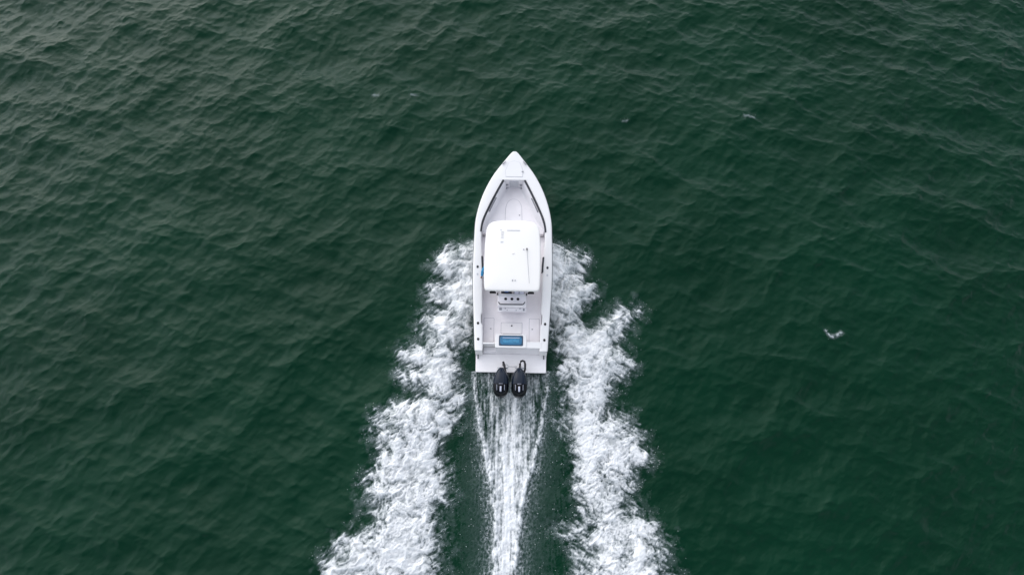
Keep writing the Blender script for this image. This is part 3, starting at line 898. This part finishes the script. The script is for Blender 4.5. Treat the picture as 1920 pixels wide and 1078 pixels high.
PORT = [(-1.55, 10.56), (-2.19, 10.25), (-2.78, 9.82), (-2.92, 9.38), (-2.44, 9.17), (-1.97, 8.93), (-2.46, 8.81), (-3.08, 8.72), (-3.09, 8.49), (-2.52, 8.24), (-2.23, 7.83), (-2.7, 7.66), (-3.17, 7.74), (-3.35, 7.37), (-3.29, 7.01), (-3.14, 6.61), (-3.61, 6.37), (-3.93, 6.13), (-3.85, 5.82), (-3.42, 5.66), (-3.94, 5.43), (-3.77, 5.01), (-3.19, 4.78), (-3.59, 4.52), (-3.96, 4.44), (-4.5, 4.09), (-4.69, 3.28), (-4.47, 2.78), (-4.83, 2.16), (-4.9, 1.39), (-4.53, 1.02), (-4.87, 0.28), (-5.71, -0.18), (-6.11, -0.78), (-6.21, -1.37), (-6.59, -2.3), (-7.0, -4.5), (-3.4, -4.5), (-2.87, -2.3), (-2.31, -1.09), (-2.43, -0.08), (-2.52, 0.76), (-2.04, 1.34), (-2.29, 1.95), (-2.4, 2.54), (-2.26, 3.15), (-2.03, 3.68), (-1.92, 4.31), (-1.8, 4.73), (-1.78, 5.3), (-1.89, 5.88), (-1.84, 6.21), (-1.57, 7.05), (-1.35, 7.66), (-1.0, 9.08), (-1.0, 10.6)]
STBD = [(1.54, 10.32), (2.29, 10.17), (2.8, 9.73), (2.68, 9.41), (2.27, 9.13), (2.59, 8.96), (2.98, 8.72), (2.94, 8.26), (2.43, 7.7), (2.63, 7.35), (2.93, 7.07), (3.37, 7.42), (3.79, 7.66), (4.62, 7.8), (4.01, 7.37), (3.98, 6.85), (3.62, 6.49), (3.99, 6.33), (4.32, 5.7), (3.86, 5.36), (3.55, 5.18), (3.59, 4.73), (3.48, 4.52), (3.35, 4.14), (3.99, 3.9), (4.19, 3.28), (4.53, 3.1), (4.59, 2.39), (4.18, 2.17), (4.21, 1.77), (3.82, 1.26), (3.9, 0.81), (4.18, 0.8), (4.69, 0.4), (4.99, 0.03), (5.07, -0.59), (5.11, -1.37), (5.41, -2.3), (5.9, -4.5), (3.3, -4.5), (2.87, -2.3), (2.17, -1.21), (1.89, -0.64), (2.51, -0.41), (2.01, -0.12), (1.61, 0.05), (2.4, 0.41), (2.26, 1.19), (2.13, 1.95), (2.02, 2.6), (1.84, 3.5), (1.77, 4.31), (1.75, 4.73), (1.77, 5.53), (1.91, 5.9), (1.67, 6.33), (1.44, 7.29), (1.2, 8.24), (1.0, 10.4)]
FD = 0.026

def side_foam(name, poly, sx, seed, label):
    P = np.array(poly)
    gx = np.arange(P[:, 0].min() - 0.8, P[:, 0].max() + 0.8, FD)
    gy = np.arange(P[:, 1].min(), P[:, 1].max() + 0.5, FD)
    X, Y = np.meshgrid(gx, gy)
    wx = 0.16 * fbm(X * 1.1, Y * 1.1, 3, seed); wy = 0.16 * fbm(X * 1.1 + 7, Y * 1.1, 3, seed + 5)
    D = sdist(poly, X + wx, Y + wy)
    D = D + 0.35 * np.exp(-((np.abs(X) - 1.45) / 0.45) ** 2) * sstep(7.2, 8.2, Y) * sstep(10.7, 10.2, Y)   # unbroken sheet against the hull
    age = np.clip((10.4 - Y) / 12.0, 0, 1)                 # 0 where the sheet leaves the bow, 1 far astern
    D = D + 0.14 * (1 - sstep(0.15, 0.6, age)) * sstep(-0.3, 0.2, D)
    n1 = fbm(X * 0.9, Y * 0.9, 4, seed + 20)
    n2 = fbm(X * 3.2, Y * 3.2, 4, seed + 40)
    # sprayed streaks run outwards and aft
    ca, sa = math.cos(R(32)), math.sin(R(32))
    ux = sx * X * ca - Y * sa; uy = sx * X * sa + Y * ca
    n3 = fbm(ux * 2.2, uy * 8.5, 4, seed + 60)
    n4 = fbm(X * 13, Y * 13, 2, seed + 80)
    n5 = fbm(X * 23, Y * 23, 2, seed + 85)
    # strongly warped coordinates: curling lobes and strands
    qx = X + 0.42 * fbm(X * 1.15, Y * 1.15, 3, seed + 101) + 0.10 * fbm(X * 4.2, Y * 4.2, 2, seed + 103)
    qy = Y + 0.42 * fbm(X * 1.15 + 31, Y * 1.15, 3, seed + 105) + 0.10 * fbm(X * 4.2 + 31, Y * 4.2, 2, seed + 107)
    rid1 = np.clip(1 - 2.4 * np.abs(pn(qx * 2.3, qy * 2.3, seed + 111)), 0, 1)
    rid2 = np.clip(1 - 2.4 * np.abs(pn(qx * 5.2, qy * 5.2, seed + 113)), 0, 1)
    rid3 = np.clip(1 - 2.4 * np.abs(pn(qx * 10.5, qy * 10.5, seed + 115)), 0, 1)
    m2 = fbm(qx * 2.6, qy * 2.6, 3, seed + 117)
    e = sstep(-0.34, 0.26, D + 0.24 * n1 + 0.26 * m2 + 0.30 * n3)
    f1, f2 = worley(qx * 4.4, qy * 4.4, seed)
    web = 1 - sstep(0.02, 0.42, f2 - f1)
    solid = sstep(0.05, 0.75, D + 0.45 * n1 + 0.25 * m2)
    soft = sstep(-0.05, 0.35, fbm(qx * 0.8 + 3, qy * 0.8, 3, seed + 90)) * solid                     # creamy aerated patches
    lacy = (1 - 0.72 * soft) * (0.62 + 0.38 * sstep(0.15, 0.6, age))      # the young sheet by the hull is smoother
    A = e * (0.60 + 0.17 * solid + 0.10 * soft + 0.30 * n1 + 0.40 * m2 + 0.22 * n3 + lacy * (0.22 * (rid1 - 0.45) + 0.26 * (rid2 - 0.45) + 0.30 * (rid3 - 0.45) + 0.28 * n4 + 0.24 * n5)) - 0.22 * lacy * (1 - web) * (1 - 0.5 * solid)
    A = np.clip(sstep(-0.16, 1.16, A), 0, 1) * sstep(0.0, 0.08, A)
    # thin veil of bubbles around and between
    veil = 0.30 * sstep(-0.75, 0.2, D + 0.45 * n1) * np.clip(0.30 + 1.2 * n2 + 0.5 * n4 + 0.4 * n5, 0, 1)
    A = np.maximum(A, veil)
    rise = sstep(0.0, 0.7, D) * (0.10 + 0.26 * (1 - age))
    lump = np.clip(0.5 + 0.9 * m2, 0, 1.2) * 0.12 + 0.015 * rid1 + 0.01 * rid2 + 0.020 * n4 + 0.014 * n5 + 0.02 * web
    Z = water_z(X, Y) + 0.035 + e * (rise + lump)
    Z += 0.012 * (1 - e)
    # droplets, thick at the ragged outer edge
    rg = np.random.default_rng(seed)
    drops = []
    tries = 60000
    ii = rg.integers(0, X.shape[0], tries); jj = rg.integers(0, X.shape[1], tries)
    d = D[ii, jj]
    prob = np.exp(-((d + 0.12) / 0.30) ** 2) * np.clip(0.25 + 1.6 * n2[ii, jj] + 0.8 * n1[ii, jj], 0.02, 1) * 0.5
    ok = rg.random(tries) < prob
    for i, j in zip(ii[ok], jj[ok]):
        r = 0.005 + 0.010 * rg.random() ** 2.5
        drops.append((X[i, j] + rg.normal() * 0.02, Y[i, j] + rg.normal() * 0.02, Z[i, j] + 0.03 + abs(rg.normal()) * 0.10, r, 0.7))
    return foam_object(name, X, Y, Z, A, drops, label)
side_foam('bow_wave_foam', PORT, -1, 3, 'churned white bow wave foam spreading from the port side of the boat')
side_foam('bow_wave_foam', STBD, 1, 29, 'churned white bow wave foam spreading from the starboard side of the boat')

# propeller wash
WL = [(-1.40, 5.75), (-1.39, 5.63), (-1.31, 4.67), (-1.25, 4.29), (-1.01, 2.92), (-0.68, 1.43), (-0.56, 0.33), (-0.6, -1.18), (-0.71, -2.3), (-0.9, -4.5)]
WR = [(1.32, 5.75), (1.31, 5.63), (1.22, 4.67), (1.14, 4.2), (0.92, 3.01), (0.63, 1.95), (0.37, 1.17), (0.21, 0.08), (0.12, -1.18), (0.07, -2.3), (0.0, -4.5)]
def wash():
    gx = np.arange(-2.6, 2.6, 0.024); gy = np.arange(-4.5, 5.55, 0.024)
    X, Y = np.meshgrid(gx, gy)
    def ip(T):
        a = np.array(T)[::-1]
        return np.interp(Y, a[:, 1], a[:, 0])
    wob = 0.03 * fbm(X * 0 + 3.3, Y * 1.6, 3, 5)
    L_, R_ = ip(WL) + wob, ip(WR) - wob
    u = (X - L_) / (R_ - L_)
    din = np.minimum(X - L_, R_ - X)                       # metres inside the two spray lines
    s1 = fbm(X * 6.0, Y * 0.55, 4, 301)
    s2 = fbm(X * 15, Y * 1.8, 3, 311)
    n2 = fbm(X * 4, Y * 3, 4, 321)
    n4 = fbm(X * 14, Y * 9, 2, 331)
    far = sstep(5.4, 1.0, Y)                               # 0 at the transom, 1 where the wash closes up
    inside = sstep(-0.10, 0.10, din + 0.10 * n2 * far)
    core = np.exp(-((u - 0.52) / (0.20 + 0.22 * far)) ** 2)
    lines = np.exp(-(din / (0.050 + 0.05 * far)) ** 2) * (0.35 + 0.65 * sstep(5.5, 4.6, Y))
    n5 = fbm(X * 24, Y * 12, 2, 341)
    wb = 0.035 * fbm(X * 0 + 1.7, Y * 0.7, 3, 7)
    cols = np.zeros_like(X)
    for uc, wd, am in ((0.25, 0.050, 0.50), (0.415, 0.040, 0.75), (0.54, 0.055, 0.95), (0.665, 0.035, 0.45), (0.79, 0.045, 0.45)):
        cols += am * np.exp(-((u - uc - wb) / (wd * (1 + 0.9 * far))) ** 2)
    s0 = fbm(X * 9.0, Y * 0.30, 3, 351)
    A = inside * (0.27 + 0.56 * cols * (0.85 + 0.7 * s1) + 0.30 * far + 0.36 * s0 + 0.34 * s2 + 0.34 * n2 + 0.26 * n4 + 0.24 * n5)
    lane = np.exp(-((din - 0.20) / 0.07) ** 2) * (1 - sstep(3.6, 2.2, Y))
    A -= 0.30 * lane * (0.8 + s1)
    A += lines * (0.46 + 0.5 * n4 + 0.3 * n2)
    # bubbles streaming outside the lines
    outd = np.maximum(-din, 0)
    g1, g2 = worley(X * 9 + 0.6 * n2, Y * 6.5, 77)
    spk = 1 - sstep(0.02, 0.30, g2 - g1)
    out = (din < 0.1) * np.exp(-outd / (0.10 + 0.26 * far)) * (0.34 + 0.55 * spk * np.clip(0.55 + 1.3 * n2 + 0.8 * s2, 0, 1.3) + 0.5 * n4 + 0.4 * n5)
    A = np.maximum(A, out)
    veil = 0.07 * np.exp(-(X / 1.9) ** 4) * np.clip(0.45 + 1.2 * s2 + 1.0 * n4 + 0.6 * s1, 0, 1)
    A = np.clip(sstep(-0.1, 1.1, A), 0, 1) * (A > 0)
    A = np.maximum(A, veil)
    rise = inside * far * 0.10 + lines * 0.08
    Z = water_z(X, Y) + 0.03 + rise + inside * (0.05 * s1 + 0.05 * n2 + 0.02 * n4) * np.clip(A * 1.3, 0, 1)
    rg = np.random.default_rng(8)
    drops = []
    tries = 40000
    ii = rg.integers(0, X.shape[0], tries); jj = rg.integers(0, X.shape[1], tries)
    d = din[ii, jj]
    prob = np.where(d < 0, np.exp(d / 0.4), 0.15) * np.clip(0.2 + 1.3 * n2[ii, jj] + s2[ii, jj], 0.02, 1) * 0.35
    ok = rg.random(tries) < prob
    for i, j in zip(ii[ok], jj[ok]):
        r = 0.006 + 0.010 * rg.random() ** 2.5
        drops.append((X[i, j], Y[i, j], Z[i, j] + 0.02 + abs(rg.normal()) * 0.05, r, 0.8))
    return foam_object('propeller_wash_foam', X, Y, Z, A, drops, 'narrowing streak of white propeller wash trailing straight behind the outboards')
wash()

# small whitecaps on open water
def whitecap(line, width, seed, label, strength=0.35):
    P = np.array(line)
    gx = np.arange(P[:, 0].min() - 0.3, P[:, 0].max() + 0.3, 0.02)
    gy = np.arange(P[:, 1].min() - 0.3, P[:, 1].max() + 0.3, 0.02)
    X, Y = np.meshgrid(gx, gy)
    wxx = 0.06 * fbm(X * 4, Y * 4, 3, seed)
    d = np.full(X.shape, 9.0)
    for a, b in zip(P[:-1], P[1:]):
        e = b - a
        t_ = np.clip(((X - a[0]) * e[0] + (Y - a[1]) * e[1]) / (e @ e + 1e-9), 0, 1)
        d = np.minimum(d, np.hypot(X + wxx - a[0] - t_ * e[0], Y + wxx - a[1] - t_ * e[1]))
    n2 = fbm(X * 9, Y * 9, 3, seed + 4)
    A = strength * np.clip(sstep(0.05, 1.1, np.exp(-(d / width) ** 1.3) * (0.95 + 0.8 * n2)), 0, 1)
    Z = water_z(X, Y) + 0.05 + 0.05 * A
    rg = np.random.default_rng(seed); drops = []
    for k in range(12):
        s = P[rg.integers(0, len(P))]
        x_, y_ = s + rg.normal(size=2) * width * 1.6
        drops.append((x_, y_, float(water_z(np.array([x_]), np.array([y_]))[0]) + 0.06, 0.005 + 0.006 * rg.random(), 0.5))
    return foam_object('whitecap', X, Y, Z, A, drops, label)
whitecap([(11.42, 6.98), (11.52, 6.86), (11.64, 6.80), (11.80, 6.86), (12.02, 6.97)], 0.075, 51, 'small V shaped whitecap alone on the water far right of the boat', 0.55)
whitecap([(-5.80, 17.19), (-5.55, 17.15)], 0.055, 52, 'tiny whitecap ahead of the boat, left one of a close pair')
whitecap([(-4.20, 17.2), (-3.92, 17.18)], 0.055, 53, 'tiny whitecap ahead of the boat, right one of a close pair')
whitecap([(9.5, 16.15), (9.9, 16.08)], 0.06, 54, 'tiny whitecap on the water ahead and right of the bow')
whitecap([(4.55, 15.98), (4.72, 15.97)], 0.045, 55, 'faint speck of whitecap straight ahead, right of the bow')
